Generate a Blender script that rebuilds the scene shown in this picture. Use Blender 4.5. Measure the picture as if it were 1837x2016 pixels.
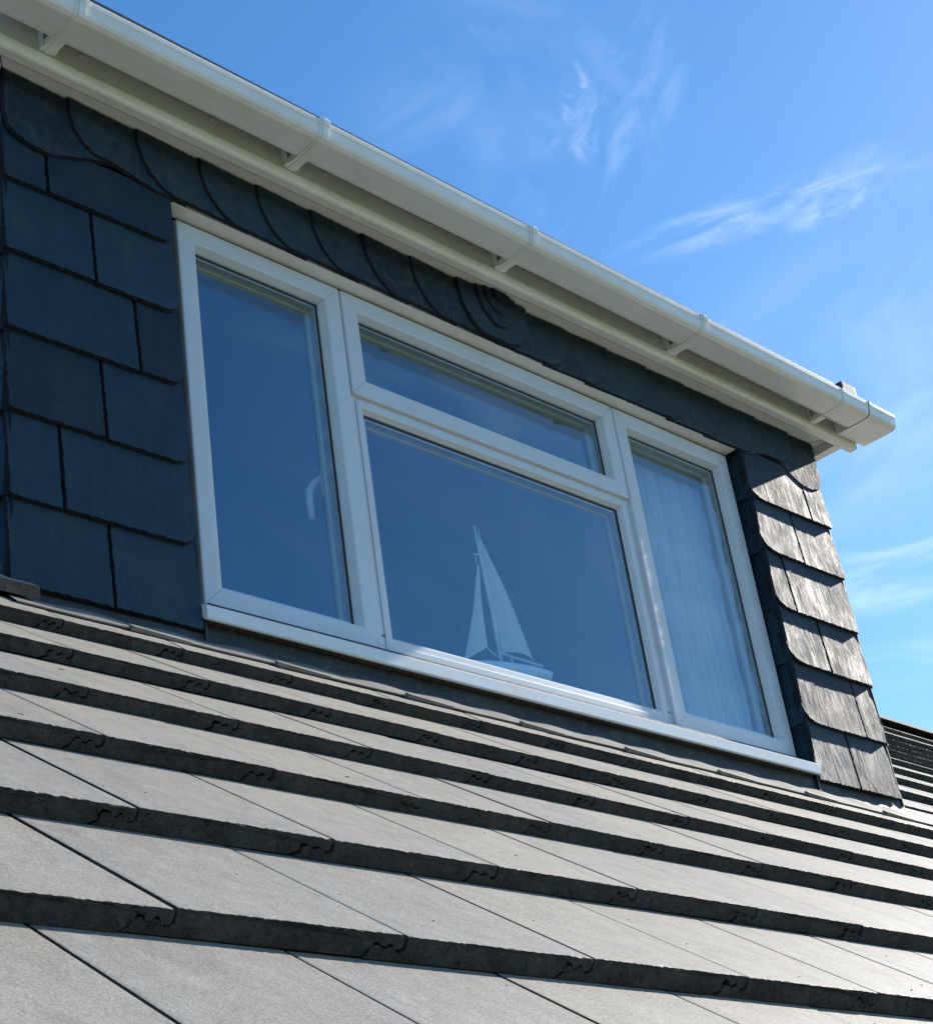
import bpy, bmesh, math, random
from mathutils import Vector, Matrix
R_ = math.radians
rnd = random.Random(7)
for o in list(bpy.data.objects):
    bpy.data.objects.remove(o)
sc = bpy.context.scene
COL = sc.collection

# ------------------------------------------------------------------ camera
cam_d = bpy.data.cameras.new("camera")
cam = bpy.data.objects.new("camera", cam_d)
COL.objects.link(cam)
RC = ((0.7100076, 0.2447972, 0.6602753), (-0.6910146, 0.4227532, 0.5863263), (-0.1356024, -0.8725560, 0.4693165))
M = Matrix([[RC[i][0], -RC[i][1], -RC[i][2], 0] for i in range(3)] + [[0, 0, 0, 1]])
M.translation = Vector((-2.32302, -2.9, -1.814574))
cam.matrix_world = M
cam_d.sensor_fit = 'HORIZONTAL'
cam_d.sensor_width = 36.0
cam_d.lens = 36.0 * 3512.26 / 1837.0
cam_d.clip_start = 0.05
cam_d.clip_end = 3000
sc.camera = cam

# ------------------------------------------------------------------ sun and sky
SUN = Vector((1.85, -0.150, 1.0)).normalized()
EL = math.asin(SUN.z)
AZ = math.atan2(SUN.x, SUN.y)
sun_d = bpy.data.lights.new("sun", 'SUN')
sun_d.energy = 4.8
sun_d.angle = R_(0.53)
sun_d.color = (1.0, 0.93, 0.83)
sun = bpy.data.objects.new("sun", sun_d)
COL.objects.link(sun)
sun.location = (20, -2, 15)
sun.rotation_euler = SUN.to_track_quat('Z', 'Y').to_euler()

world = bpy.data.worlds.new("World")
sc.world = world
world.use_nodes = True
SKY_STRENGTH = 0.115
SKY_SAT, SKY_HUE, SKY_VAL = 1.27, 0.5005, 0.94


def build_world():
    nt = world.node_tree
    nt.nodes.clear()
    N = lambda t: nt.nodes.new(t)
    L = nt.links.new
    out = N('ShaderNodeOutputWorld')
    bg = N('ShaderNodeBackground')
    bg.inputs['Strength'].default_value = SKY_STRENGTH
    L(bg.outputs[0], out.inputs[0])
    sky = N('ShaderNodeTexSky')
    sky.sky_type = 'NISHITA'
    sky.sun_disc = False
    sky.sun_elevation = EL
    sky.sun_rotation = AZ
    sky.altitude = 0
    sky.air_density = 1.0
    sky.dust_density = 0.25
    sky.ozone_density = 2.5
    hs = N('ShaderNodeHueSaturation')
    hs.inputs['Saturation'].default_value = SKY_SAT
    hs.inputs['Hue'].default_value = SKY_HUE
    hs.inputs['Value'].default_value = SKY_VAL
    L(sky.outputs[0], hs.inputs['Color'])
    # wispy cirrus, laid out by direction
    tc = N('ShaderNodeTexCoord')

    def mth(op, a, b=None, c=None):
        n = N('ShaderNodeMath')
        n.operation = op
        for i, v in enumerate((a, b, c)):
            if v is None:
                continue
            if isinstance(v, (int, float)):
                n.inputs[i].default_value = v
            else:
                L(v, n.inputs[i])
        return n.outputs[0]

    def dotc(v):
        n = N('ShaderNodeVectorMath')
        n.operation = 'DOT_PRODUCT'
        L(tc.outputs['Generated'], n.inputs[0])
        n.inputs[1].default_value = v
        return n.outputs['Value']
    def smooth(x, lo, hi):
        n = N('ShaderNodeMapRange')
        n.interpolation_type = 'SMOOTHSTEP'
        L(x, n.inputs[0])
        n.inputs[1].default_value = lo
        n.inputs[2].default_value = hi
        return n.outputs[0]
    total = None
    for (d, u, v, ru, rv, sc_u, sc_v, seed, lo, hi, amt) in CLOUDS:
        # local axes u (along the wisp) and v (across it) round the direction d
        a = dotc(u)
        b = dotc(v)
        front = smooth(dotc(d), 0.5, 0.7)
        a0 = u.dot(d)
        b0 = v.dot(d)
        ax = mth('DIVIDE', mth('SUBTRACT', a, a0), ru)
        by = mth('DIVIDE', mth('SUBTRACT', b, b0), rv)
        rr = mth('ADD', mth('MULTIPLY', ax, ax), mth('MULTIPLY', by, by))
        mask = mth('MULTIPLY', mth('SUBTRACT', 1.0, smooth(rr, 0.0, 1.0)), front)
        cmb = N('ShaderNodeCombineXYZ')
        L(mth('MULTIPLY', a, sc_u), cmb.inputs[0])
        L(mth('MULTIPLY', b, sc_v), cmb.inputs[1])
        cmb.inputs[2].default_value = seed
        ns = N('ShaderNodeTexNoise')
        ns.inputs['Scale'].default_value = 1.0
        ns.inputs['Detail'].default_value = 7.0
        ns.inputs['Roughness'].default_value = 0.56
        ns.inputs['Distortion'].default_value = 0.9
        L(cmb.outputs[0], ns.inputs['Vector'])
        w = mth('MULTIPLY', mth('MULTIPLY', smooth(ns.outputs['Fac'], lo, hi), mask), amt)
        total = w if total is None else mth('MAXIMUM', total, w)
    mix = N('ShaderNodeMixRGB')
    L(total, mix.inputs['Fac'])
    L(hs.outputs[0], mix.inputs['Color1'])
    mix.inputs['Color2'].default_value = CLOUD_COL
    L(mix.outputs[0], bg.inputs['Color'])


def cdir(px, py):          # direction in the world of a point seen in the sky
    v = Vector((px - 918.5, py - 1008.0, 3512.26))
    return Vector([sum(RC[i][j] * v[j] for j in range(3)) for i in range(3)]).normalized()


def wisp(p0, p1, ru, rv, su, sv, seed, lo, hi, amt):
    a, b = cdir(*p0), cdir(*p1)
    d = (a + b).normalized()
    u = (b - a).normalized()
    u = (u - d * u.dot(d)).normalized()
    v = d.cross(u)
    return (d, u, v, ru, rv, su, sv, seed, lo, hi, amt)


def mirror(w):            # the same wisp on the seaward side, where the window glass looks
    return tuple(Vector((v.x, -v.y, v.z)) if isinstance(v, Vector) else v for v in w)


CLOUD_COL = (7.6, 8.5, 10.2, 1)
CLOUDS = [
    mirror(wisp((420, 640), (1250, 900), 0.13, 0.035, 9, 40, 12.3, 0.36, 0.95, 0.26)),
    mirror(wisp((1180, 1050), (1500, 1400), 0.10, 0.07, 7, 22, 15.1, 0.36, 0.95, 0.30)),
    mirror(wisp((600, 900), (1100, 1150), 0.16, 0.10, 5, 12, 18.7, 0.38, 1.0, 0.16)),
    wisp((1135, 150), (1150, 300), 0.034, 0.013, 46, 60, 3.1, 0.38, 1.0, 0.40),
    wisp((1270, 60), (1090, 420), 0.085, 0.050, 16, 34, 6.3, 0.42, 1.0, 0.24),
    wisp((1560, 440), (1760, 300), 0.042, 0.020, 24, 44, 1.7, 0.33, 1.0, 0.42),
    wisp((1230, 500), (1830, 310), 0.105, 0.016, 14, 60, 8.2, 0.35, 0.95, 0.34),
    wisp((1640, 1160), (1900, 1090), 0.075, 0.026, 12, 40, 5.5, 0.36, 0.95, 0.34),
    wisp((1640, 1340), (1900, 1290), 0.075, 0.018, 14, 50, 2.5, 0.36, 0.95, 0.34),
    wisp((1500, 850), (1900, 600), 0.20, 0.10, 6, 16, 9.4, 0.36, 0.95, 0.22),
    wisp((900, 200), (1300, 60), 0.14, 0.08, 7, 15, 4.4, 0.42, 1.0, 0.16),
]
build_world()

sc.view_settings.view_transform = 'Standard'
sc.view_settings.look = 'None'
sc.view_settings.gamma = 1.0
sc.view_settings.use_curve_mapping = False
sc.view_settings.exposure = 0.97
sc.render.engine = 'CYCLES'
sc.cycles.max_bounces = 10
sc.cycles.transparent_max_bounces = 16

# ------------------------------------------------------------------ materials


class Mat:
    def __init__(self, name):
        self.m = bpy.data.materials.new(name)
        self.m.use_nodes = True
        self.nt = self.m.node_tree
        self.nt.nodes.clear()
        self.out = self.n('ShaderNodeOutputMaterial')
        self.b = self.n('ShaderNodeBsdfPrincipled')
        self.link(self.b.outputs[0], self.out.inputs[0])

    def n(self, t):
        return self.nt.nodes.new(t)

    def link(self, a, b):
        self.nt.links.new(a, b)

    def set(self, **k):
        for a, v in k.items():
            s = self.b.inputs[a.replace('_', ' ')]
            if isinstance(v, bpy.types.NodeSocket):
                self.link(v, s)
            else:
                s.default_value = v
        return self

    def pos(self, scale, jitter=0.0):
        g = self.n('ShaderNodeNewGeometry')
        mp = self.n('ShaderNodeMapping')
        mp.inputs['Scale'].default_value = scale
        self.link(g.outputs['Position'], mp.inputs['Vector'])
        if jitter:
            vm = self.n('ShaderNodeVectorMath')
            vm.operation = 'MULTIPLY_ADD'
            cx = self.n('ShaderNodeCombineXYZ')
            for i in range(3):
                self.link(g.outputs['Random Per Island'], cx.inputs[i])
            self.link(cx.outputs[0], vm.inputs[0])
            vm.inputs[1].default_value = (jitter, jitter * 1.7, jitter * 0.6)
            self.link(mp.outputs[0], vm.inputs[2])
            return vm.outputs[0]
        return mp.outputs[0]

    def noise(self, vec, scale=1.0, detail=5, rough=0.6, dist=0.0):
        x = self.n('ShaderNodeTexNoise')
        x.inputs['Scale'].default_value = scale
        x.inputs['Detail'].default_value = detail
        x.inputs['Roughness'].default_value = rough
        x.inputs['Distortion'].default_value = dist
        self.link(vec, x.inputs['Vector'])
        return x.outputs['Fac']

    def voro(self, vec, scale):
        x = self.n('ShaderNodeTexVoronoi')
        x.inputs['Scale'].default_value = scale
        self.link(vec, x.inputs['Vector'])
        return x.outputs['Distance']

    def ramp(self, fac, stops):
        r = self.n('ShaderNodeValToRGB')
        while len(r.color_ramp.elements) < len(stops):
            r.color_ramp.elements.new(0.5)
        for e, (p, c) in zip(r.color_ramp.elements, stops):
            e.position = p
            e.color = (*c, 1) if len(c) == 3 else c
        self.link(fac, r.inputs[0])
        return r.outputs[0]

    def island(self):
        return self.n('ShaderNodeNewGeometry').outputs['Random Per Island']

    def mix(self, f, a, b, mode='MIX'):
        x = self.n('ShaderNodeMixRGB')
        x.blend_type = mode
        for s, v in zip(x.inputs, (f, a, b)):
            if isinstance(v, bpy.types.NodeSocket):
                self.link(v, s)
            elif isinstance(v, tuple):
                s.default_value = (*v, 1)
            else:
                s.default_value = v
        return x.outputs[0]

    def math(self, op, a, b):
        x = self.n('ShaderNodeMath')
        x.operation = op
        for i, v in enumerate((a, b)):
            if isinstance(v, bpy.types.NodeSocket):
                self.link(v, x.inputs[i])
            else:
                x.inputs[i].default_value = v
        return x.outputs[0]

    def bump(self, h, strength, dist):
        x = self.n('ShaderNodeBump')
        x.inputs['Strength'].default_value = strength
        x.inputs['Distance'].default_value = dist
        self.link(h, x.inputs['Height'])
        self.link(x.outputs[0], self.b.inputs['Normal'])


def rot_pos(m, ang, scale, jitter):      # world position turned so that Y runs up the roof slope
    g = m.n('ShaderNodeNewGeometry')
    a = m.n('ShaderNodeMapping')
    a.inputs['Rotation'].default_value = (-ang, 0, 0)
    m.link(g.outputs['Position'], a.inputs['Vector'])
    b = m.n('ShaderNodeMapping')
    b.inputs['Scale'].default_value = scale
    m.link(a.outputs[0], b.inputs['Vector'])
    vm = m.n('ShaderNodeVectorMath')
    vm.operation = 'MULTIPLY_ADD'
    cx = m.n('ShaderNodeCombineXYZ')
    for i in range(3):
        m.link(g.outputs['Random Per Island'], cx.inputs[i])
    m.link(cx.outputs[0], vm.inputs[0])
    vm.inputs[1].default_value = (jitter, jitter * 1.7, jitter * .6)
    m.link(b.outputs[0], vm.inputs[2])
    return vm.outputs[0]


def make_tile_top():
    m = Mat('concrete_tile_face')
    streak = m.noise(rot_pos(m, R_(34), (13, 7, 9), 31), 1, 7, .68, .8)
    blotch = m.noise(rot_pos(m, R_(34), (7, 7, 7), 17), 1, 4, .6)
    grain = m.noise(m.pos((260, 260, 260)), 1, 5, .75)
    c = m.ramp(streak, [(.26, (.165, .152, .128)), (.50, (.252, .235, .202)), (.74, (.350, .327, .284))])
    c = m.mix(.45, c, m.ramp(blotch, [(.3, (.170, .157, .134)), (.7, (.325, .305, .264))]))
    c = m.mix(.55, c, m.ramp(grain, [(.34, (.095, .088, .076)), (.66, (.42, .395, .35))]))
    v = m.ramp(m.island(), [(0, (.88, .90, .93)), (.3, (.97, .965, .955)), (.8, (1.03, 1.01, .98)), (1, (1.08, 1.045, .99))])
    c = m.mix(1.0, c, v, 'MULTIPLY')
    pale = m.ramp(m.noise(rot_pos(m, R_(34), (30, 17, 20), 9), 1, 7, .72, .4), [(.50, (0, 0, 0)), (.72, (1, 1, 1))])
    c = m.mix(m.math('MULTIPLY', pale, .42), c, (.40, .38, .34))
    dark = m.ramp(m.noise(rot_pos(m, R_(34), (22, 13, 16), 41), 1, 7, .74, .6), [(.50, (0, 0, 0)), (.74, (1, 1, 1))])
    c = m.mix(m.math('MULTIPLY', dark, .50), c, (.10, .095, .085))
    # lichen freckles and mica flecks, their sparkle put in as pale colour
    fre = m.math('LESS_THAN', m.voro(m.pos((95, 95, 95)), 1), .095)
    msk = m.math('GREATER_THAN', m.noise(m.pos((5, 5, 5)), 1, 2), .54)
    c = m.mix(m.math('MULTIPLY', fre, m.math('MULTIPLY', msk, .75)), c, (.075, .072, .066))
    fl = m.math('LESS_THAN', m.voro(m.pos((130, 130, 130)), 1), .045)
    c = m.mix(m.math('MULTIPLY', fl, .8), c, (.6, .6, .58))
    m.set(Base_Color=c, Roughness=.60, Specular_IOR_Level=.42)
    m.bump(grain, .6, .0018)
    return m.m


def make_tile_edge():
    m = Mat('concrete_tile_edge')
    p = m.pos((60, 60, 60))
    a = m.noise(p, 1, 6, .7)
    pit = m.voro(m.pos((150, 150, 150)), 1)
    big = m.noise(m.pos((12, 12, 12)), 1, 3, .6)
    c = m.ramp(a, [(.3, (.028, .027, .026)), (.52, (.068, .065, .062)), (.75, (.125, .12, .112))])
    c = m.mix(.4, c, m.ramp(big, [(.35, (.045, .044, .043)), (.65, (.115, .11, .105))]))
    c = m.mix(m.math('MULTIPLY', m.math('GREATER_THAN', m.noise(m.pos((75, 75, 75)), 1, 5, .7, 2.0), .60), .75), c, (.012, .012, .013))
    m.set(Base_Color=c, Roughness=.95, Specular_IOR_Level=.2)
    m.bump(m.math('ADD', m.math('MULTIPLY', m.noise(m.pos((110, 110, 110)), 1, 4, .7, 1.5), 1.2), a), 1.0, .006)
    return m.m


def make_slate(name='riven_slate', lo=.66, amt=.25):
    m = Mat(name)
    riv = m.noise(m.pos((30, 30, 8), 23), 1, 8, .68, 1.6)
    blo = m.noise(m.pos((9, 9, 9), 11), 1, 4, .6, .5)
    fine = m.noise(m.pos((160, 160, 160)), 1, 3, .6)
    c = m.ramp(blo, [(.25, (.007, .023, .043)), (.55, (.014, .036, .060)), (.8, (.030, .054, .074))])
    v = m.ramp(m.island(), [(0, (.66, .70, .76)), (1, (1.36, 1.34, 1.3))])
    c = m.mix(1.0, c, v, 'MULTIPLY')
    stain = m.ramp(m.noise(m.pos((20, 20, 20), 5), 1, 8, .72, 1.0), [(lo - .08, (0, 0, 0)), (lo + .16, (1, 1, 1))])
    c = m.mix(m.math('MULTIPLY', stain, amt), c, (.07, .078, .075))
    m.set(Base_Color=c, Specular_IOR_Level=.24)
    m.set(Roughness=m.ramp(m.math('ADD', m.math('MULTIPLY', riv, .6), m.math('MULTIPLY', blo, .4)), [(.35, (.50,) * 3), (.65, (.78,) * 3)]))
    m.bump(m.math('ADD', riv, m.math('MULTIPLY', fine, .14)), .34, .006)
    return m.m


def make_slate_edge():
    m = Mat('dressed_slate_edge')
    a = m.noise(m.pos((240, 240, 240)), 1, 4, .7)
    c = m.ramp(a, [(.3, (.002, .003, .007)), (.7, (.009, .012, .020))])
    m.set(Base_Color=c, Roughness=.75, Specular_IOR_Level=.3)
    m.bump(a, .8, .003)
    return m.m


def make_upvc(name, col, rough, dirt=.05):
    m = Mat(name)
    a = m.noise(m.pos((6, 14, 14)), 1, 5, .65)
    b = m.noise(m.pos((70, 70, 70)), 1, 3, .6)
    lo = tuple(c * (1 - 1.6 * dirt) * k for c, k in zip(col, (1.0, .975, .94)))
    c = m.ramp(a, [(.32, lo), (.62, col)])
    c = m.mix(m.math('MULTIPLY', m.math('GREATER_THAN', b, .68), .12), c, (.42, .40, .35))
    m.set(Base_Color=c, Roughness=rough, Specular_IOR_Level=.5)
    m.bump(m.noise(m.pos((3, 9, 9)), 1, 2), .05, .01)
    return m.m


def make_plain(name, col, rough=.6, spec=.4, metal=0, var=.15, scale=30, bump=0):
    m = Mat(name)
    a = m.noise(m.pos((scale,) * 3), 1, 5, .6)
    c = m.ramp(a, [(.3, tuple(x * (1 - var) for x in col)), (.7, tuple(min(1, x * (1 + var)) for x in col))])
    m.set(Base_Color=c, Roughness=rough, Specular_IOR_Level=spec, Metallic=metal)
    if bump:
        m.bump(a, bump, .004)
    return m.m


def make_lead():
    m = Mat('weathered_lead')
    a = m.noise(m.pos((14, 14, 30)), 1, 6, .65, .8)
    b = m.noise(m.pos((90, 90, 90)), 1, 5, .7)
    c = m.ramp(a, [(.3, (.022, .031, .040)), (.6, (.042, .053, .062)), (.8, (.085, .095, .10))])
    c = m.mix(m.math('MULTIPLY', m.math('GREATER_THAN', b, .63), .4), c, (.36, .36, .34))
    m.set(Base_Color=c, Roughness=.62, Specular_IOR_Level=.4)
    m.bump(a, .35, .008)
    return m.m


GLASS_F0 = .115


def make_glass():
    m = Mat('window_glass')
    m.nt.nodes.remove(m.b)
    tr = m.n('ShaderNodeBsdfTransparent')
    tr.inputs[0].default_value = (.93, .97, .97, 1)
    gl = m.n('ShaderNodeBsdfGlossy')
    gl.inputs['Roughness'].default_value = .0
    gl.inputs[0].default_value = (.64, .87, 1, 1)
    g = m.n('ShaderNodeNewGeometry')
    dt = m.n('ShaderNodeVectorMath')
    dt.operation = 'DOT_PRODUCT'
    m.link(g.outputs['Normal'], dt.inputs[0])
    m.link(g.outputs['Incoming'], dt.inputs[1])
    c = m.math('SUBTRACT', 1.0, m.math('ABSOLUTE', dt.outputs['Value'], 0))
    fr = m.math('ADD', m.math('MULTIPLY', m.math('POWER', c, 5.0), 1 - GLASS_F0), GLASS_F0)
    w = m.noise(m.pos((3.5, 3.5, 3.5)), 1, 2)
    bp = m.n('ShaderNodeBump')
    bp.inputs['Strength'].default_value = .012
    bp.inputs['Distance'].default_value = .01
    m.link(w, bp.inputs['Height'])
    m.link(bp.outputs[0], gl.inputs['Normal'])
    mx = m.n('ShaderNodeMixShader')
    m.link(fr, mx.inputs[0])
    m.link(tr.outputs[0], mx.inputs[1])
    m.link(gl.outputs[0], mx.inputs[2])
    m.link(mx.outputs[0], m.out.inputs[0])
    return m.m


def make_cloth(name, col, trans=.35):
    m = Mat(name)
    a = m.noise(m.pos((160, 160, 160)), 1, 3)
    c = m.ramp(a, [(.3, tuple(x * .93 for x in col)), (.7, col)])
    m.set(Base_Color=c, Roughness=.9, Specular_IOR_Level=.1)
    t = m.n('ShaderNodeBsdfTranslucent')
    m.link(c, t.inputs[0])
    mx = m.n('ShaderNodeMixShader')
    mx.inputs[0].default_value = trans
    m.link(m.b.outputs[0], mx.inputs[1])
    m.link(t.outputs[0], mx.inputs[2])
    m.link(mx.outputs[0], m.out.inputs[0])
    return m.m


MT = dict(
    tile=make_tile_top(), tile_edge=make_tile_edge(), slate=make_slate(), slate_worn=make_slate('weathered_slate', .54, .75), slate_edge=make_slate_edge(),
    gutter=make_upvc('gutter_plastic', (.85, .84, .82), .26, .05),
    fascia=make_upvc('fascia_plastic', (.86, .83, .795), .36, .06),
    frame=make_upvc('window_frame_plastic', (.62, .665, .735), .38, .025),
    sill=make_upvc('sill_plastic', (.76, .775, .80), .22, .02),
    lead_lit=make_plain('sunlit_pale_lead', (.19, .183, .168), .6, .4, 0, .18, 25, .1), lead=make_lead(), glass=make_glass(),  # pale lead: sunlight on the apron's lower flap put into its colour
    gasket=make_plain('black_gasket', (.012, .012, .013), .5, .4),
    spacer=make_plain('spacer_bar', (.50, .53, .56), .35, .5, .6),
    timber=make_plain('dirty_sill_underside', (.105, .085, .068), .9, .2, 0, .35, 60, .4),
    felt=make_plain('dark_roof_membrane', (.020, .021, .026), .5, .5, 0, .3, 40, .2),
    kerb=make_plain('grey_kerb_trim', (.045, .05, .065), .6, .4, 0, .35, 50, .3),
    ridge=make_plain('concrete_ridge', (.17, .155, .148), .85, .3, 0, .3, 14, .4),
    render=make_plain('house_wall_render', (.62, .59, .53), .9, .2, 0, .08, 12, .3),
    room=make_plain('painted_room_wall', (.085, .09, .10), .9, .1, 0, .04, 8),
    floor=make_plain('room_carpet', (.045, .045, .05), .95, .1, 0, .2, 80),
    ground=make_plain('ground_grass', (.06, .085, .035), .95, .1, 0, .5, .6),
    hull=make_plain('painted_boat_hull', (.70, .82, .90), .45, .4, 0, .04, 60),
    spar=make_plain('painted_boat_spar', (.66, .70, .72), .5, .4, 0, .05, 60),
    sail=make_cloth('sail_cloth', (.84, .87, .88), .4),
    net=make_cloth('net_curtain', (.78, .79, .80), .45),
    leaf=make_plain('dry_leaf', (.42, .32, .17), .8, .2, 0, .25, 200, .3),
    crumb=make_plain('moss_crumb', (.075, .066, .05), .95, .1, 0, .8, 300, .5),
)

# ------------------------------------------------------------------ mesh helpers


class MB:
    def __init__(self):
        self.bm = bmesh.new()

    def v(self, p):
        return self.bm.verts.new(p)

    def f(self, vs, mi=0, smooth=False):
        try:
            f = self.bm.faces.new(vs)
            f.material_index = mi
            f.smooth = smooth
            return f
        except ValueError:
            return None

    def box(self, x0, x1, y0, y1, z0, z1, mi=0):
        P = [self.v(p) for p in ((x0, y0, z0), (x1, y0, z0), (x1, y1, z0), (x0, y1, z0),
                                 (x0, y0, z1), (x1, y0, z1), (x1, y1, z1), (x0, y1, z1))]
        for q in ((0, 3, 2, 1), (4, 5, 6, 7), (0, 1, 5, 4), (1, 2, 6, 5), (2, 3, 7, 6), (3, 0, 4, 7)):
            self.f([P[i] for i in q], mi)

    def bbox(self, x0, x1, y0, y1, z0, z1, b=.003, mi=0):      # box with bevelled edges
        t = bmesh.new()
        bmesh.ops.create_cube(t, size=1)
        for w in t.verts:
            w.co = Vector(((x0 + x1) / 2 + w.co.x * (x1 - x0), (y0 + y1) / 2 + w.co.y * (y1 - y0), (z0 + z1) / 2 + w.co.z * (z1 - z0)))
        bmesh.ops.bevel(t, geom=list(t.edges), offset=b, segments=2, affect='EDGES', profile=.6)
        self.merge(t, mi)

    def merge(self, t, mi=0, smooth=False):
        mp = {w: self.v(w.co) for w in t.verts}
        for f in t.faces:
            self.f([mp[w] for w in f.verts], mi, smooth)
        t.free()

    def extrude(self, prof, a, b, mi=0, cap=True, smooth=False):   # prof: points at end a; a, b: functions point -> 3d
        A = [self.v(a(p)) for p in prof]
        B = [self.v(b(p)) for p in prof]
        n = len(prof)
        for i in range(n):
            j = (i + 1) % n
            self.f([A[i], A[j], B[j], B[i]], mi, smooth)
        if cap:
            self.f(list(reversed(A)), mi)
            self.f(B, mi)

    def exx(self, prof, x0, x1, mi=0, smooth=False, cap=True, dz=None):      # extrude a (y,z) outline along x
        dz = dz or (lambda x: 0)
        self.extrude(prof, lambda p: (x0, p[0], p[1] + dz(x0)), lambda p: (x1, p[0], p[1] + dz(x1)), mi, cap, smooth)

    def tube(self, pts, rad, seg=8, mi=0):
        rings = []
        n = len(pts)
        for i, p in enumerate(pts):
            p = Vector(p)
            d = (Vector(pts[min(i + 1, n - 1)]) - Vector(pts[max(i - 1, 0)])).normalized()
            u = d.cross(Vector((0, 1, 0)))
            if u.length < .1:
                u = d.cross(Vector((1, 0, 0)))
            u.normalize()
            w = d.cross(u)
            r = rad[i] if isinstance(rad, (list, tuple)) else rad
            rings.append([self.v(p + u * r * math.cos(t) + w * r * math.sin(t)) for t in [2 * math.pi * k / seg for k in range(seg)]])
        for i in range(n - 1):
            for k in range(seg):
                self.f([rings[i][k], rings[i][(k + 1) % seg], rings[i + 1][(k + 1) % seg], rings[i + 1][k]], mi, True)
        self.f(list(reversed(rings[0])), mi)
        self.f(rings[-1], mi)


WORLD_LOC = {}


def link(name, mb, mats, parent=None, origin=None):
    bm = mb.bm
    bmesh.ops.recalc_face_normals(bm, faces=bm.faces)
    if origin is None:
        xs = [w.co for w in bm.verts]
        lo = Vector([min(c[i] for c in xs) for i in range(3)])
        hi = Vector([max(c[i] for c in xs) for i in range(3)])
        origin = Vector(((lo.x + hi.x) / 2, (lo.y + hi.y) / 2, lo.z))
    origin = Vector(origin)
    bmesh.ops.translate(bm, verts=bm.verts, vec=-origin)
    me = bpy.data.meshes.new(name)
    bm.to_mesh(me)
    bm.free()
    for m in (mats if isinstance(mats, (list, tuple)) else [mats]):
        me.materials.append(MT[m])
    o = bpy.data.objects.new(name, me)
    COL.objects.link(o)
    WORLD_LOC[o] = origin
    if parent:
        o.parent = parent
        o.location = origin - WORLD_LOC[parent]
    else:
        o.location = origin
    return o


def thing(name, label, cat, loc):
    o = bpy.data.objects.new(name, None)
    o.empty_display_size = .2
    COL.objects.link(o)
    o.location = loc
    WORLD_LOC[o] = Vector(loc)
    o['label'] = label
    o['category'] = cat
    return o


def copy_part(src, parent, delta):
    c = src.copy()
    COL.objects.link(c)
    c.parent = parent
    c.location = src.location + Vector(delta)
    WORLD_LOC[c] = WORLD_LOC[src] + Vector(delta)
    return c


# ------------------------------------------------------------------ ground
g = MB()
for i in range(-6, 6):
    for j in range(-6, 6):
        s = 150
        g.f([g.v((i * s, j * s, -7.2)), g.v(((i + 1) * s, j * s, -7.2)), g.v(((i + 1) * s, (j + 1) * s, -7.2)), g.v((i * s, (j + 1) * s, -7.2))])
bmesh.ops.remove_doubles(g.bm, verts=g.bm.verts, dist=.01)
go = link('ground', g, 'ground')
go['kind'] = 'structure'

# ------------------------------------------------------------------ house: the main tiled roof
PITCH = R_(38.5)
Q = Vector((0, -.058, -.1329))
UP = Vector((0, math.cos(PITCH), math.sin(PITCH)))
NRM = Vector((0, -math.sin(PITCH), math.cos(PITCH)))
TT = .0292                                     # tile thickness


def rp(x, v, h=0.0):
    return Vector((x, 0, 0)) + Vector((0, Q.y, Q.z)) + UP * v + NRM * h


house = thing('house', 'house roof of grey interlocking concrete tiles laid in rows below the dormer', 'house', (5.0, 3.9, -7.2))
# course: v of the front edge at x=0, drift along x, x of one joint, cover width
COURSES = [(-4.0, 0, -1.95, .308), (-3.65, 0, -1.79, .308), (-3.29, 0, -1.74, .308), (-2.935, 0, -1.60, .308), (-2.585, 0, -1.75, .308),
           (-2.23, 0, -1.44, .307), (-1.873, 0, -1.281, .306), (-1.515, 0, -1.116, .3045), (-1.164, -.012, -.96, .3017),
           (-.836, -.018, -.805, .2987), (-.497, -.020, -.651, .298), (-.172, -.022, -.501, .2888),
           (.25, -.022, -.345, .2886), (.68, -.022, -.19, .2886), (1.10, -.022, -.03, .2886), (1.518, -.022, .12, .2886),
           (1.925, -.022, .27, .2886), (2.133, -.022, .43, .2886), (2.438, -.022, .58, .2886), (2.779, -.022, .73, .2886),
           (3.204, -.022, .88, .2886), (3.678, -.022, 1.04, .2886), (4.227, -.022, 1.2, .2886)]
XL, XR = -5.2, 16.0
DX0, DX1 = -.515, 2.755                        # the opening the dormer fills


def tile_profile(w, cut=False, nt=26):
    t = TT
    if cut:
        return [(0, 0), (w, 0), (w, t), (0, t)]
    top = [(.0028, t * .985)] + [(.006 + (w - .009) * k / nt, t) for k in range(nt + 1)] + [(w, t * .90)]
    k1, k2, k3 = rnd.uniform(.88, 1.12), rnd.uniform(-.07, .05), rnd.uniform(-.05, .10)
    right = [(w - .0005, t * .56), (w - .003, t * .46), (w - .010 * k1, t * .44), (w - .014 * k1, t * (.60 + k3)), (w - .021, t * (.64 + k3)), (w - .025 * k1, t * .52), (w - .031, t * .50),
             (w - .034, t * (.62 + k3)), (w - .042 * k1, t * (.66 + k3)), (w - .046 * k1, t * .58), (w - .050, t * .30), (w - .061 * k1, t * .02)]
    left = [(-.0575, 0), (-.0495, t * .16), (-.0465, t * (.52 + k2)), (-.036, t * (.57 + k2)), (-.032, t * .43), (-.026, t * .41), (-.021, t * (.55 + k2)), (-.014, t * (.53 + k2)),
            (-.009, t * .28), (-.003, t * .32), (.0022, t * .44)]
    return left + top + right


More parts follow.
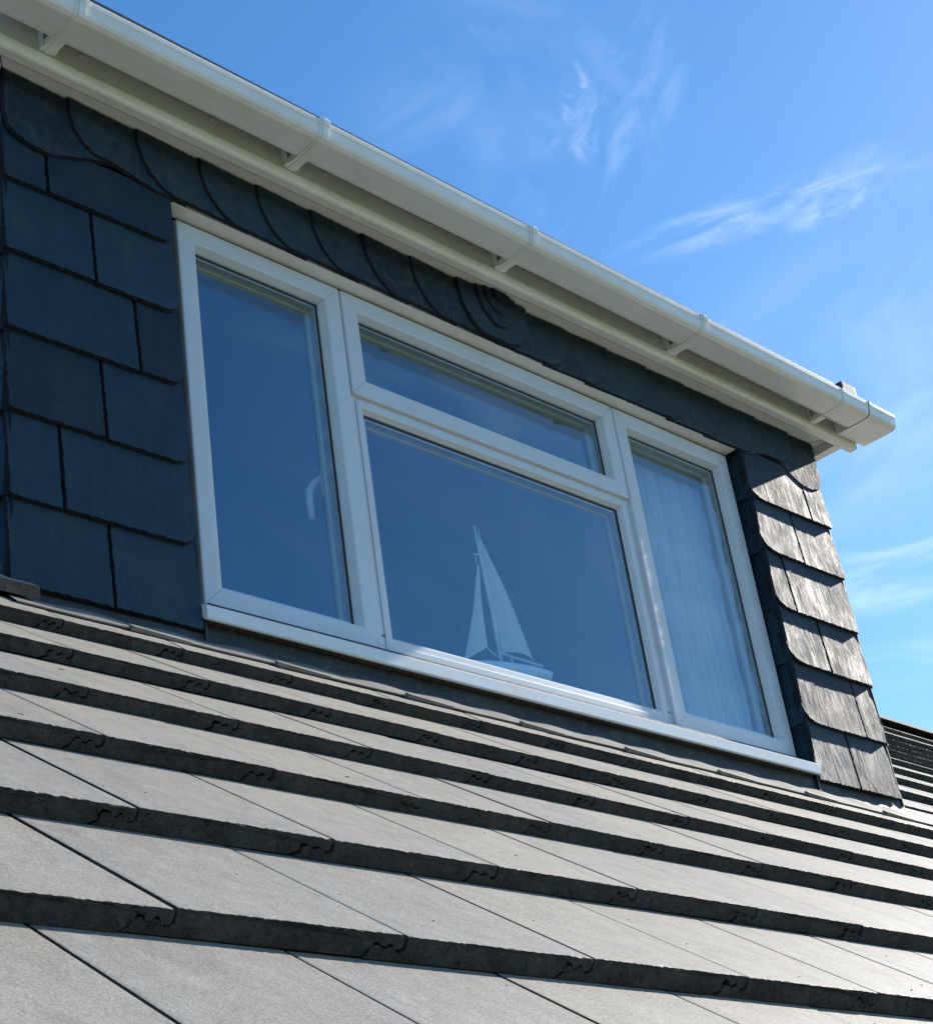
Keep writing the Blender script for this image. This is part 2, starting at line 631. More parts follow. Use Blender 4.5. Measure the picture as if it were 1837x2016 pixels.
def add_tile(mb, x0, w, course, length, cut=False, wob=(0, 0, 0), nt=26):
    v0, b, gauge = course
    prof = tile_profile(w, cut, nt)
    tilt = math.asin(min(.3, (TT + .0012) / gauge))
    d = UP * math.cos(tilt) - NRM * math.sin(tilt)
    nn = NRM * math.cos(tilt) + UP * math.sin(tilt)
    dv, dh, dt = wob
    F, G2, B = [], [], []
    for (px, h) in prof:
        x = x0 + px
        vv = v0 + b * x + dv + dt * (px / w - .5)
        jit = hj = 0
        if not cut and h > TT * .95:
            cz = rnd.random()
            jit, hj = rnd.uniform(-.0012, .0014), rnd.uniform(-.0008, .0002) - (.0013 * rnd.random() if cz > .94 else 0)
        p = rp(x, vv) + nn * (h - TT + dh + hj) + d * jit
        F.append(mb.v(p))
        G2.append(mb.v(rp(x, vv) + nn * (h - TT + dh) + d * .0045))
        B.append(mb.v(rp(x, vv) + nn * (h - TT + dh) + d * length))
    n = len(prof)
    for i in range(n):
        j = (i + 1) % n
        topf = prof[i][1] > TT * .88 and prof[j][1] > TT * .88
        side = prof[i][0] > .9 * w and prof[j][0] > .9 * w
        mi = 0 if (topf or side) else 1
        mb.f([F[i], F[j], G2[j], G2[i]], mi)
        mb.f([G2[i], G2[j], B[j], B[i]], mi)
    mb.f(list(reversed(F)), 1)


for ci, (v0, b, xj, w) in enumerate(COURSES):
    gauge = (v0 - COURSES[ci - 1][0]) if ci else .35
    above = (COURSES[ci + 1][0] - v0) if ci + 1 < len(COURSES) else .55
    length = above + .075
    if ci == 11:
        gauge = 1.75                            # the top row lies flatter, its heads held down by the apron
    mb, mr = MB(), MB()
    k0 = math.floor((XL - xj) / w)
    k1 = math.ceil((XR - xj) / w)
    for k in range(k0, k1):
        x0 = xj + k * w
        x1 = x0 + w
        wob = (rnd.gauss(0, .0016), rnd.uniform(-.0006, .0012), rnd.gauss(0, .0014))
        vc = v0 + b * (x0 + w / 2)
        if vc > .05 and vc < 3.2 and x1 > DX0 and x0 < DX1:
            if x0 < DX0 - .03:
                add_tile(mb, x0, DX0 - x0, (v0, b, gauge), length, True)
            if x1 > DX1 + .03:
                add_tile(mr, DX1, x1 - DX1, (v0, b, gauge), length, True)
            continue
        add_tile(mr if (ci >= 12 and x0 > 1) else mb, x0, w - .0022, (v0, b, gauge), length, False, wob, 64 if ci < 10 else 30)
    if ci == 11:                                # the cut tile tucked against the dormer's left cheek
        e = [(-.60, -.100), (-.500, -.100), (-.500, -.070), (-.556, -.070), (-.556, .20), (-.85, .20), (-.85, -.100)]
        zt = lambda y: -.122 + (y + .10) * .74
        A = [mb.v((x, y, zt(y) - TT * 1.0)) for x, y in e]
        Bv = [mb.v((x, y, zt(y))) for x, y in e]
        for i in range(len(e)):
            j = (i + 1) % len(e)
            mb.f([A[i], A[j], Bv[j], Bv[i]], 0 if i else 1)
        mb.f(list(reversed(A)), 1)
        mb.f(Bv, 0)
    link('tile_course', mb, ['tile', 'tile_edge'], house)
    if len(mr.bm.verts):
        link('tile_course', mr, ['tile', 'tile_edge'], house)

# ridge caps, boarding under the tiles, rear slope, walls
RV = 4.93
for k in range(48):
    mb = MB()
    x0 = XL + k * .45
    pr = [(-.17, -.055), (-.13, -.005), (-.07, .028), (0, .040), (.07, .028), (.13, -.005), (.17, -.055), (.15, -.055), (.115, -.02), (.06, .008), (0, .018), (-.06, .008), (-.115, -.02), (-.15, -.055)]
    c = rp(0, RV + .19)
    mb.exx([(c.y + a, c.z + z - .07 + rnd.uniform(-.002, .002)) for a, z in pr], x0 + .006, x0 + .45)
    link('ridge_cap', mb, 'ridge', house)
mb = MB()
for (x0, x1, va, vb) in ((XL, XR, -4.05, -.03), (XL, DX0 - .01, -.03, 2.3), (DX1 + .01, XR, -.03, 2.3), (XL, XR, 2.3, RV + .15)):
    mb.extrude([(x0, va), (x1, va), (x1, vb), (x0, vb)], lambda p: rp(p[0], p[1], -.10), lambda p: rp(p[0], p[1], -.075))
link('roof_boarding', mb, 'felt', house)
mb = MB()
c = rp(0, RV + .19)
mb.exx([(c.y, c.z - .03), (c.y, c.z - .08), (c.y + 7.6, c.z - .08 - 7.6 * .795), (c.y + 7.6, c.z - .03 - 7.6 * .795)], XL, XR)
link('rear_roof_slope', mb, 'tile_edge', house)
mb = MB()
mb.box(XL + .2, XR - .2, -3.0, 11.0, -7.2, -2.75)
mb.exx([(-2.7, -2.74), (10.9, -2.74), (c.y, c.z - .4)], XL + .2, XL + .45)
mb.exx([(-2.7, -2.74), (10.9, -2.74), (c.y, c.z - .4)], XR - .45, XR - .2)
link('wall', mb, 'render', house)

# ------------------------------------------------------------------ dormer
dormer = thing('dormer', 'flat roofed dormer hung with dark slates around a white window', 'dormer', (1.12, -.06, -.15))

# --- structure behind the slates
mb = MB()
mb.box(-.532, -.062, -.034, .0, -.14, 1.275)
mb.box(-.532, -.012, .0002, .13, -.14, 1.275)
mb.box(2.330, 2.772, -.034, .13, -.14, 1.275)
mb.box(-.012, 2.330, -.040, .13, 1.128, 1.275)
mb.box(-.012, 2.330, -.030, .13, -.14, -.012)
for xa, xb in ((-.532, -.50), (2.74, 2.772)):
    mb.extrude([(.13, -.14), (1.95, 1.275), (.13, 1.275)], lambda p: (xa, p[0], p[1]), lambda p: (xb, p[0], p[1]))
link('wall', mb, 'felt', dormer)


def resample(poly, step=.007, sharp=True):
    out = []
    n = len(poly)
    for i in range(n):
        a, b = Vector(poly[i]), Vector(poly[(i + 1) % n])
        m = max(1, int((b - a).length / step))
        for k in range(m):
            out.append(a + (b - a) * k / m)
    return out


def corner(cx, cz, r, a0, a1, n=7):
    return [(cx + r * math.cos(R_(a0 + (a1 - a0) * k / n)), cz + r * math.sin(R_(a0 + (a1 - a0) * k / n))) for k in range(n + 1)]


def add_slate(mb, poly, yf, th=.0098, place=None, chip=.0038, step=.007):
    """poly counter clockwise in (x,z) seen from the front; yf(x,z) is the front face; place maps (x,y,z)"""
    place = place or (lambda x, y, z: (x, y, z))
    pts = resample(poly, step)
    n = len(pts)
    ph = [rnd.uniform(0, 6.28) for _ in range(3)]
    F, B = [], []
    for i, p in enumerate(pts):
        t = (pts[(i + 1) % n] - pts[i - 1])
        nr = Vector((t.y, -t.x))
        if nr.length > 0:
            nr.normalize()
        j = rnd.uniform(-.0009, .0009)
        q = p + nr * j
        c = chip * (.35 + .65 * abs(math.sin(i * .9 + ph[0]) * math.sin(i * .37 + ph[1]))) + rnd.uniform(0, .0022)
        fq = p - nr * c
        F.append(mb.v(place(fq.x, yf(fq.x, fq.y), fq.y)))
        B.append(mb.v(place(q.x, yf(q.x, q.y) + th, q.y)))
    for i in range(n):
        j = (i + 1) % n
        mb.f([F[i], F[j], B[j], B[i]], 1)
    mb.f(F, 0)
    mb.f(list(reversed(B)), 1)


TAU = .060


def pier_face(z0, dy=0.0, tx=0.0, xc=0.0):
    return lambda x, z: -.0675 + dy + TAU * (z - z0) + tx * (x - xc)


# --- left pier
mb = MB()
LROWS = [(.955, 1.20, -.4275), (.745, 1.06, -.3025), (.533, .85, -.188), (.314, .63, -.293), (.101, .42, -.411), (-.109, .21, -.292)]
for ri, (zb, ztop, xj) in enumerate(LROWS):
    xs = [-.549, xj - .0015, xj + .0015, -.056]
    for s in range(2):
        xa, xb = xs[2 * s], xs[2 * s + 1]
        dz = rnd.uniform(-.002, .002)
        z0 = zb + dz
        r = .034
        if ri == 5:
            poly = [(xa, z0), (xb, z0 - .002), (xb, ztop), (xa, ztop)]
        elif s == 1:
            poly = [(xa, z0)] + [(xb - .05, z0)] + [(xb - .028, z0 + .004), (xb - .012, z0 + .016), (xb - .003, z0 + .034)] + [(xb, z0 + .06), (xb, ztop), (xa, ztop)]
        else:
            poly = [(xa + .003, z0 + .006), (xa + .012, z0), (xb, z0), (xb, ztop), (xa, ztop)]
        if ri == 0:
            poly = [(x, min(z, 1.115 if x < -.3 else 1.128)) for x, z in poly]
        add_slate(mb, poly, pier_face(z0, rnd.uniform(-.0008, .0008), rnd.uniform(-.003, .003), (xa + xb) / 2))
link('slate_cladding', mb, ['slate', 'slate_edge'], dormer)

# --- right pier
mb = MB()
RROWS = [(.920, 1.13, 2.661), (.719, 1.03, 2.541), (.509, .82, 2.416), (.312, .62, 2.536), (.101, .42, 2.652), (-.095, .21, 2.534)]
for ri, (zb, ztop, xj) in enumerate(RROWS):
    xs = [2.306, xj - .002, xj + .002, 2.785 - .003 * ri + rnd.uniform(-.004, .004)]
    for s in range(2):
        xa, xb = xs[2 * s], xs[2 * s + 1]
        z0 = zb + rnd.uniform(-.002, .002)
        if s == 0 and ri < 5:
            poly = [(xa, z0 + .058), (xa + .010, z0 + .034), (xa + .028, z0 + .015), (xa + .052, z0 + .005), (xa + .085, z0), (xb, z0), (xb, ztop), (xa, ztop)]
        else:
            poly = [(xa, z0), (xb - .006, z0), (xb, z0 + .006), (xb, ztop), (xa, ztop)]
        add_slate(mb, poly, pier_face(z0, rnd.uniform(-.0012, .0008), rnd.uniform(-.006, .004), (xa + xb) / 2), chip=.0042)
link('slate_cladding', mb, ['slate', 'slate_edge'], dormer)

# --- band over the window: eyebrow of overlapping round-cornered slates with a nested keystone
mb = MB()
ZT = 1.281
HB = 1.1065
CURVE = [(0, 0), (.002, -.050), (.010, -.085), (.022, -.108), (.038, -.132), (.056, -.150), (.075, -.163), (.092, -.1715)]
lefts = [-.367, -.166, .032, .222, .411, .602, .787]
# first, wide slate at the left corner
P0 = [(-.549, ZT), (-.549, 1.145), (-.539, 1.108), (-.521, 1.089), (-.491, 1.076), (-.461, 1.072), (-.422, 1.069), (-.40, 1.077), (-.343, 1.098), (-.295, 1.118), (-.24, 1.13), (-.19, 1.14), (-.19, ZT)]
add_slate(mb, P0, lambda x, z: -.0745 + .03 * (x + .549) + .02 * (z - 1.1), chip=.005)
for k, xk in enumerate(lefts):
    wd = .36
    low = [(xk + a, ZT + b) for a, b in CURVE]
    if k == 0:
        low = [(xk + a, ZT + b) for a, b in [(0, 0), (.0, -.05), (.013, -.098), (.038, -.130), (.072, -.150)]] + [(-.239, 1.129), (-.174, 1.118), (-.108, 1.106), (-.059, 1.106), (-.02, 1.109)]
    elif k == 1:
        low = [(xk + a, ZT + b) for a, b in [(0, 0), (.002, -.05), (.016, -.098), (.044, -.138), (.076, -.160), (.108, -.173)]]
    hb = HB + rnd.uniform(-.003, .002)
    poly = low + [(low[-1][0] + .01, hb), (xk + wd, hb), (xk + wd, ZT)]
    add_slate(mb, poly, (lambda x, z, xk=xk: -.0765 + .0375 * (x - xk) + .012 * (z - 1.1)), th=.008, chip=.0055)
# right half, mirrored: each left one lies over the next
rights = [2.800, 2.645, 2.453, 2.255, 2.055, 1.857, 1.662, 1.466]
for k, xr in enumerate(rights):
    wd = .33
    hb = HB + rnd.uniform(-.004, .002)
    side = [(xr - a, ZT + b) for a, b in reversed(CURVE)]
    xl = xr - wd
    if k == 0:
        poly = [(2.44, ZT), (2.44, 1.135), (2.506, 1.138), (2.567, 1.125), (2.619, 1.088), (2.665, 1.066), (2.72, 1.063), (2.765, 1.074), (2.788, 1.098), (2.798, 1.13), (2.800, ZT)]
    elif k == 1:
        poly = [(2.30, ZT), (2.30, 1.100), (2.355, 1.101), (2.40, 1.112), (2.44, 1.129), (2.506, 1.134), (2.56, 1.128), (2.60, 1.145), (2.628, 1.180), (2.642, 1.22), (xr, ZT)]
    else:
        poly = [(xl, ZT), (xl, hb), (side[0][0] - .01, hb)] + side
    add_slate(mb, poly, (lambda x, z, xr=xr, k=k: -.0690 - .0295 * (x - xr) * 1.0 + .010 * (z - 1.1) + (.004 if k < 1 else 0)), th=.008, chip=.0048)
# keystone nest
XK = 1.122
key = [(XK - .150 + a * .85, ZT + b) for a, b in CURVE] + [(XK - .05, 1.105), (XK + .05, 1.105)] + [(XK + .150 - a * .85, ZT + b) for a, b in reversed(CURVE)]
add_slate(mb, key, lambda x, z: -.0785 + .008 * (z - 1.1), th=.008, chip=.005)


def disc(cx, rx, d, yfr):
    pts = [(cx - rx * math.cos(t), ZT - d * math.sin(t)) for t in [math.pi * k / 14 for k in range(15)]]
    add_slate(mb, pts, lambda x, z: yfr, th=.0062, chip=.0045, step=.006)


disc(XK + .008, .086, .130, -.0850)
disc(XK + .010, .058, .086, -.0910)
disc(XK + .014, .030, .044, -.0965)
link('slate_cladding', mb, ['slate_worn', 'slate_edge'], dormer)

# --- slates lining the right jamb, and the two cheeks
mb = MB()
for zb, zt_ in ((.92, 1.105), (.715, .95), (.508, .74), (.312, .535), (.10, .335), (-.045, .13)):
    add_slate(mb, [(-.064, zb + .02), (-.050, zb), (.0, zb), (.0, zt_), (-.064, zt_)], lambda x, z, zb=zb: .010 * (z - zb) / .2, th=.006,
              place=lambda a, h, z: (2.3060 + h, a, z), chip=.002, step=.012)
mb.box(2.318, 2.331, -.04, .01, -.09, 1.12, 1)
link('jamb_slates', mb, ['slate', 'slate_edge'], dormer)
for side in (-1, 1):
    mb = MB()
    zb = -.109
    r = 0
    while zb < 1.25:
        ylim = .02 + (zb + .13) / math.tan(PITCH)
        y = -.060
        first = True
        while y < ylim:
            wd = .25 if (not first or r % 2) else .125
            first = False
            yb = min(y + wd, ylim + .1)
            if side < 0:
                f = lambda x, z, zb=zb: -.0135 + TAU * (z - zb)
                pl = lambda a, h, z: (-.542 + h, a, z)
            else:
                f = lambda x, z, zb=zb: -.0135 + TAU * (z - zb)
                pl = lambda a, h, z: (2.781 - h, a, z)
            add_slate(mb, [(y + .002, zb), (yb - .002, zb), (yb - .002, min(zb + .29, ZT)), (y + .002, min(zb + .29, ZT))], f, place=pl, step=.02)
            y = yb
        zb += .2105
        r += 1
    link('slate_cladding', mb, ['slate', 'slate_edge'], dormer)

# --- lead apron under the sill, dressed down on the tiles
mb = MB()
NX = 150
rows = []
flap = []
fm = MB()
xs = [-.57 + 3.37 * i / NX for i in range(NX + 1)]
C6 = COURSES[11]
til6 = math.asin((TT + .0012) / 1.75)


def on6(x, v, h):                               # a point on the top face of the last tile row
    vf = C6[0] + C6[1] * x
    return rp(x, v, h - (v - vf) * math.tan(til6))


for x in xs:
    wv = .004 * math.sin(x * 9.1) + .002 * math.sin(x * 23 + 1) + .002 * math.sin(x * 61)
    drift = -.022 * (x - .3)
    lowv = -.100 + drift + .003 * math.sin(x * 17)
    bend = .002 + wv
    a = on6(x, lowv, .0030)
    a2 = on6(x, lowv, .0065)
    b_ = on6(x, bend, .0070 + .002 * math.sin(x * 31))
    c_ = Vector((x, -.051 + .0015 * math.sin(x * 13), b_.z + .026))
    d_ = Vector((x, -.0475, -.055))
    flap.append([fm.v(p) for p in (a, a2, b_)])
    rows.append([mb.v(p) for p in (b_, b_ + Vector((0, .003, .010)), c_, d_)])
for i in range(NX):
    for k in range(3):
        mb.f([rows[i][k], rows[i + 1][k], rows[i + 1][k + 1], rows[i][k + 1]], 0, True)
    for k in range(2):
        fm.f([flap[i][k], flap[i + 1][k], flap[i + 1][k + 1], flap[i][k + 1]], 0)
link('lead_apron', mb, 'lead', dormer)
link('apron_flap', fm, 'lead_lit', dormer)
LAP0 = None
for x in (-.30, .085, .475, .86, 1.255, 1.645, 2.05, 2.45):   # lap clips along the lower edge
    m2 = MB()
    v0 = -.100 - .022 * (x - .3)
    P = [on6(x, v0 - .004, .002), on6(x + .15, v0 - .006, .002), on6(x + .15, v0 + .012, .002), on6(x, v0 + .012, .002)]
    hts = (.0105, .0060, .008, .0115)
    A = [m2.v(p) for p in P]
    Bq = [m2.v(p + NRM * h) for p, h in zip(P, hts)]
    for i in range(4):
        m2.f([A[i], A[(i + 1) % 4], Bq[(i + 1) % 4], Bq[i]])
    m2.f(Bq)
    m2.f(list(reversed(A)))
    link('lead_clip', m2, 'lead_lit', dormer)
m2 = MB()                                        # upright laps at the piers
m2.box(-.052, -.046, -.0625, -.052, -.150, -.075)
link('lead_lap', m2, 'felt', dormer)
m2 = MB()
m2.box(2.298, 2.304, -.0625, -.052, -.150, -.075)
link('lead_lap', m2, 'felt', dormer)

# --- soffit, fascias, roof
mb = MB()
mb.box(-.595, 2.835, -.136, -.040, 1.283, 1.295)
mb.box(-.595, -.5325, -.040, 1.9, 1.283, 1.295)
mb.box(2.7725, 2.835, -.040, 1.9, 1.283, 1.295)
link('soffit', mb, 'fascia', dormer)
m2 = MB()
m2.extrude([(-.5445, -.066), (-.596, -.133), (-.598, -.1315), (-.5465, -.0645)], lambda p: (p[0], p[1], 1.2822), lambda p: (p[0], p[1], 1.2834))
m2.extrude([(2.790, -.066), (2.828, -.127), (2.830, -.1255), (2.792, -.0645)], lambda p: (p[0], p[1], 1.2822), lambda p: (p[0], p[1], 1.2834))
m2.box(-.59, 2.826, -.1358, -.1335, 1.2462, 1.2828)
link('soffit_joint', m2, 'gasket', dormer)
fas = MB()
fp = [(-.136, 1.2450), (-.160, 1.2450), (-.1655, 1.2475), (-.1685, 1.2525), (-.1690, 1.262), (-.1690, 1.2765), (-.1660, 1.2800), (-.1645, 1.2815), (-.1645, 1.455), (-.136, 1.455)]
fas.exx(fp, -.70, 2.928)
fas.box(2.9284, 2.934, -.1915, -.1370, 1.335, 1.455)  # end closure added to keep the sun off the fascia behind the gutter
fascia = link('fascia', fas, 'fascia', dormer)
for xa, xb in ((2.828, 2.870), (-.640, -.600)):
    m2 = MB()
    m2.bbox(xa, xb, -.1355, 1.92, 1.2455, 1.455, .003)
    link('barge_board', m2, 'fascia', dormer)
nail = None
for i in range(10):
    x = -.385 + i * .3925
    for z, y in ((1.3345, -.1645), (1.2700, -.1690)):
        if x > 2.9:
            continue
        if nail is None:
            m2 = MB()
            t = bmesh.new()
            bmesh.ops.create_uvsphere(t, u_segments=10, v_segments=6, radius=1)
            for w in t.verts:
                w.co = Vector((x + w.co.x * .0065, y + w.co.y * .0034, z + w.co.z * .0065))
            m2.merge(t, 0, True)
            nail = link('nail_cap', m2, 'frame', fascia)
            n0 = Vector((x, y, z))
        else:
            copy_part(nail, fascia, Vector((x + rnd.uniform(-.012, .012), y, z + rnd.uniform(-.002, .002))) - n0)
mb = MB()
mb.extrude([(-.66, -.192), (2.985, -.192), (2.985, 1.98), (-.66, 1.98)],
           lambda p: (p[0], p[1], 1.4555), lambda p: (p[0], p[1], 1.5135 - .0075 * (p[0] + .5) + .012 * (p[1] + .192)))
mb.exx([(-.1922, 1.470), (-.1922, 1.452), (-.2120, 1.332), (-.2150, 1.334)], -.655, 2.98)  # drip drawn down into the gutter to block skylight on the fascia
link('flat_roof', mb, 'felt', dormer)
for x0, x1 in ((2.893, 2.984), (-.658, -.57)):
    m2 = MB()
    m2.bbox(x0, x1, -.196, 1.9, 1.478, 1.517, .004)
    link('roof_kerb', m2, 'kerb', dormer)

# --- gutter
GD = lambda x: -.0068 * (x - .27) if x > .27 else 0.0
GP = [(-.3185, 1.3415), (-.3215, 1.3420), (-.3225, 1.3385), (-.3215, 1.3270), (-.3190, 1.3235), (-.3155, 1.2985), (-.3105, 1.2905), (-.2985, 1.2855), (-.2265, 1.2855), (-.2140, 1.2910),
      (-.2075, 1.3010), (-.2035, 1.345), (-.2060, 1.345), (-.2105, 1.302), (-.2160, 1.2945), (-.2270, 1.2890), (-.2980, 1.2890), (-.3080, 1.2935), (-.3125, 1.300), (-.3160, 1.326)]


def scale_prof(s, dz=0.0):
    cy, cz = -.263, 1.318
    return [(cy + (y - cy) * s, cz + (z - cz) * s + dz) for y, z in GP]


def drop(px):
    return [(y, z) for y, z in px]


mb = MB()
mb.exx(GP, -.95, .2698, dz=GD)
mb.exx(GP, .2702, 2.645, dz=GD)
gutter = link('gutter', mb, 'gutter', dormer)


def gut_piece(name, x0, x1, s, mat='gutter', solid=False):
    m = MB()
    P = scale_prof(s)
    if solid:
        P = P[1:12]
    m.exx(P, x0, x1, dz=GD)
    return link(name, m, mat, gutter)


BR = [(-.323, 1.3455), (-.327, 1.3440), (-.3275, 1.336), (-.3255, 1.3245), (-.3225, 1.3215), (-.3190, 1.2965), (-.3130, 1.2870), (-.2990, 1.2815), (-.2150, 1.2810), (-.1660, 1.2840), (-.1660, 1.3460), (-.1720, 1.3460),
      (-.1745, 1.2990), (-.2030, 1.3050), (-.2100, 1.2945), (-.2255, 1.2865), (-.2988, 1.2862), (-.3098, 1.2910), (-.3148, 1.2985), (-.3185, 1.3250), (-.3205, 1.3410)]
bracket = None
for x in (-.487, .262, 1.062, 1.862):
    m2 = MB()
    m2.exx([(-.243 + (y + .243) * 1.03 if y < -.2 else y, z + (.002 if z > 1.33 and y < -.3 else (-.0015 if z < 1.29 else 0))) for y, z in BR], x - .0085, x + .0085)
    ins = lambda k: [(-.243 + (y + .243) * k if y < -.2 else y, z + (.0012 if k < 1 else 0)) for y, z in BR]
    m2.exx(ins(.992), x - .0175, x - .0082)
    m2.exx(ins(.992), x + .0082, x + .0175)
    m2.bbox(x - .0215, x - .0176, -.186, -.1648, 1.284, 1.347, .001)
    m2.bbox(x + .0176, x + .0215, -.186, -.1648, 1.284, 1.347, .001)
    if bracket is None:
        bracket = link('gutter_bracket', m2, 'gutter', gutter)
        bx = x
    else:
        m2.bm.free()
        copy_part(bracket, gutter, (x - bx, 0, GD(x)))
# left union, right union with its fascia foot, stop end
gut_piece('gutter_union', -.800, -.640, 1.045)
m2 = MB()
m2.exx(scale_prof(1.05), 2.640, 2.662, dz=GD)
m2.exx([(y, z) for y, z in scale_prof(1.03)], 2.6622, 2.800, dz=GD)
fd = GD(2.65)
m2.exx([(-.216, 1.284 + fd), (-.166, 1.284 + fd), (-.166, 1.343 + fd), (-.172, 1.343 + fd), (-.176, 1.300 + fd), (-.205, 1.306 + fd)], 2.642, 2.670)
link('gutter_union', m2, 'gutter', gutter)
gut_piece('gasket', 2.8002, 2.8035, 1.035, 'gasket')
m2 = MB()
SE = scale_prof(1.045)[1:9]
m2.exx(scale_prof(1.075)[1:9] + [(-.1740, 1.2830), (-.1667, 1.2905), (-.1667, 1.3450), (-.2050, 1.3480)], 2.8037, 2.820, dz=GD)
m2.exx(SE + [(-.1740, 1.2845), (-.1668, 1.2920), (-.1668, 1.3440), (-.2050, 1.3460)], 2.8202, 2.9690, dz=GD)
m2.exx([(y * .992 - .002, z * .9985 + .002) for y, z in SE] + [(-.1760, 1.2870), (-.1690, 1.2940), (-.1690, 1.3420), (-.2050, 1.3440)], 2.9692, 2.9730, dz=GD)
link('stop_end', m2, 'gutter', gutter)

# --- window
def ring(mb, x0, x1, z0, z1, prof, mi=0, gap=.0005):
    """four mitred members; prof is a list of (inset, y)"""
    for side in range(4):
        rows_ = []
        for d, y in prof:
            if side == 0:
                p, q = (x0 + d, z0 + d), (x1 - d, z0 + d)
            elif side == 1:
                p, q = (x1 - d, z0 + d), (x1 - d, z1 - d)
            elif side == 2:
                p, q = (x1 - d, z1 - d), (x0 + d, z1 - d)
            else:
                p, q = (x0 + d, z1 - d), (x0 + d, z0 + d)
            dv = Vector((q[0] - p[0], q[1] - p[1]))
            dv = dv.normalized() * gap if dv.length > 0 else dv
            rows_.append((mb.v((p[0] + dv.x, y, p[1] + dv.y)), mb.v((q[0] - dv.x, y, q[1] - dv.y))))
        for a, b in zip(rows_, rows_[1:]):
            mb.f([a[0], a[1], b[1], b[0]], mi)
        mb.f([r[0] for r in rows_], mi)
        mb.f([r[1] for r in reversed(rows_)], mi)


W0, W1, WZ0, WZ1 = -.006, 2.300, -.006, 1.1045
mb = MB()
ring(mb, W0, W1, WZ0, WZ1, [(0, .068), (0, .0005), (.0015, -.001), (.044, -.001), (.052, .006), (.056, .016), (.056, .068)])
for x in (.5455, 1.6965):
    mb.bbox(x - .031, x + .031, -.0005, .067, .046, WZ1 - .052, .003)
mb.bbox(.5767, 1.6653, -.0008, .066, .7275, .7815, .003)
# bevelled beads of the fixed centre light
ring(mb, .5610, 1.6830, -.002, .7540, [(.004, -.0028), (.022, -.0034), (.026, -.002), (.035, .012), (.038, .030)])
window = link('window', mb, 'frame', dormer)
SP = [(0, .022), (0, -.009), (.0012, -.0118), (.004, -.0130), (.050, -.0130), (.0545, -.0112), (.0640, .006), (.0660, .014), (.0660, .050), (.02, .050)]
LIGHTS = [('casement', -.0085, .5415, -.0085, 1.0985, .066), ('fanlight', .5495, 1.6935, .7590, 1.0985, .066), ('casement', 1.6995, 2.2925, -.0085, 1.0985, .066)]
for nm, x0, x1, z0, z1, ins in LIGHTS:
    m2 = MB()
    ring(m2, x0, x1, z0, z1, SP)
    link(nm, m2, 'frame', window)
GL = [(x0 + i, x1 - i, z0 + i, z1 - i) for _, x0, x1, z0, z1, i in LIGHTS] + [(.561 + .038, 1.683 - .038, -.002 + .038, .754 - .038)]
for x0, x1, z0, z1 in GL:
    m2 = MB()
    for y in (.0150, .0370):
        e = .006
        m2.f([m2.v((x0 - e, y, z0 - e)), m2.v((x1 + e, y, z0 - e)), m2.v((x1 + e, y, z1 + e)), m2.v((x0 - e, y, z1 + e))])
    link('pane', m2, 'glass', window)
    m2 = MB()
    ring(m2, x0 - .001, x1 + .001, z0 - .001, z1 + .001, [(0, .0142), (0, .0120), (.0055, .0138), (.0055, .0144)])
    link('gasket', m2, 'gasket', window)
    m2 = MB()
    ring(m2, x0 - .001, x1 + .001, z0 - .001, z1 + .001, [(0, .0165), (.0105, .0165), (.0105, .0360), (0, .0360)])
    link('spacer_bar', m2, 'spacer', window)
    m2 = MB()
    ring(m2, x0 - .0005, x1 + .0005, z0 - .0005, z1 + .0005, [(-.03, .0515), (.016, .0515), (.016, .0400), (.0, .0385)])
    link('inner_bead', m2, 'frame', window)
# handle on the right stile of the left casement, inside
m2 = MB()
m2.bbox(.466, .492, .052, .066, .455, .530, .004)
m2.tube([(.479, .064, .515), (.478, .092, .515), (.470, .098, .505), (.455, .100, .480), (.452, .100, .440), (.456, .100, .395)], [.009, .009, .0105, .0115, .011, .009], 10)
link('handle', m2, 'frame', window)
# reveal lining over the window, sills
m2 = MB()
m2.box(-.05, 2.302, -.0535, -.0035, 1.1080, 1.1270)
link('head_lining', m2, 'fascia', dormer)
m2 = MB()
m2.box(-.01, 2.300, -.0030, .03, 1.1050, 1.1074)  # black strip standing in for the shadowed gap above the frame
link('head_gap_shade', m2, 'gasket', dormer)
m2 = MB()
sp = [(.06, -.0085), (-.0005, -.0085), (-.072, -.0455), (-.0780, -.0470), (-.0805, -.0505), (-.0808, -.0800), (-.0785, -.0835), (-.074, -.0840), (-.066, -.078), (-.05, -.050), (.06, -.045)]
m2.exx(sp, -.0575, 2.2985)
link('sill', m2, 'sill', window)
m2 = MB()
m2.box(-.052, 2.2905, -.0735, -.045, -.0795, -.0705)
link('sill_underside', m2, 'timber', window)

# ------------------------------------------------------------------ the room behind the window
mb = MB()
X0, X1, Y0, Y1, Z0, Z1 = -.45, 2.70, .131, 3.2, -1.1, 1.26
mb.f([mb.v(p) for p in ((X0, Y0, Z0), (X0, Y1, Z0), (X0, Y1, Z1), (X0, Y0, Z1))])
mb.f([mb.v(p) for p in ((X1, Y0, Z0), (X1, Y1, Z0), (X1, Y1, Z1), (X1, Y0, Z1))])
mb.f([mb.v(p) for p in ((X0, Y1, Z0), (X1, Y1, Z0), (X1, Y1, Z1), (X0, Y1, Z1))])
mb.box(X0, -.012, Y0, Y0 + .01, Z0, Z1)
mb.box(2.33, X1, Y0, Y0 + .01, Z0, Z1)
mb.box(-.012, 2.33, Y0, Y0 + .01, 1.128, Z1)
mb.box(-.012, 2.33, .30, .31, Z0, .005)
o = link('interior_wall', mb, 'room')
o['kind'] = 'structure'
mb = MB()
mb.box(X0, X1, Y0, Y1, Z1 + .001, Z1 + .012)
o = link('interior_ceiling', mb, 'room')
o['kind'] = 'structure'
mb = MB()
mb.box(X0, X1, Y0, Y1, Z0 - .02, Z0 - .001)
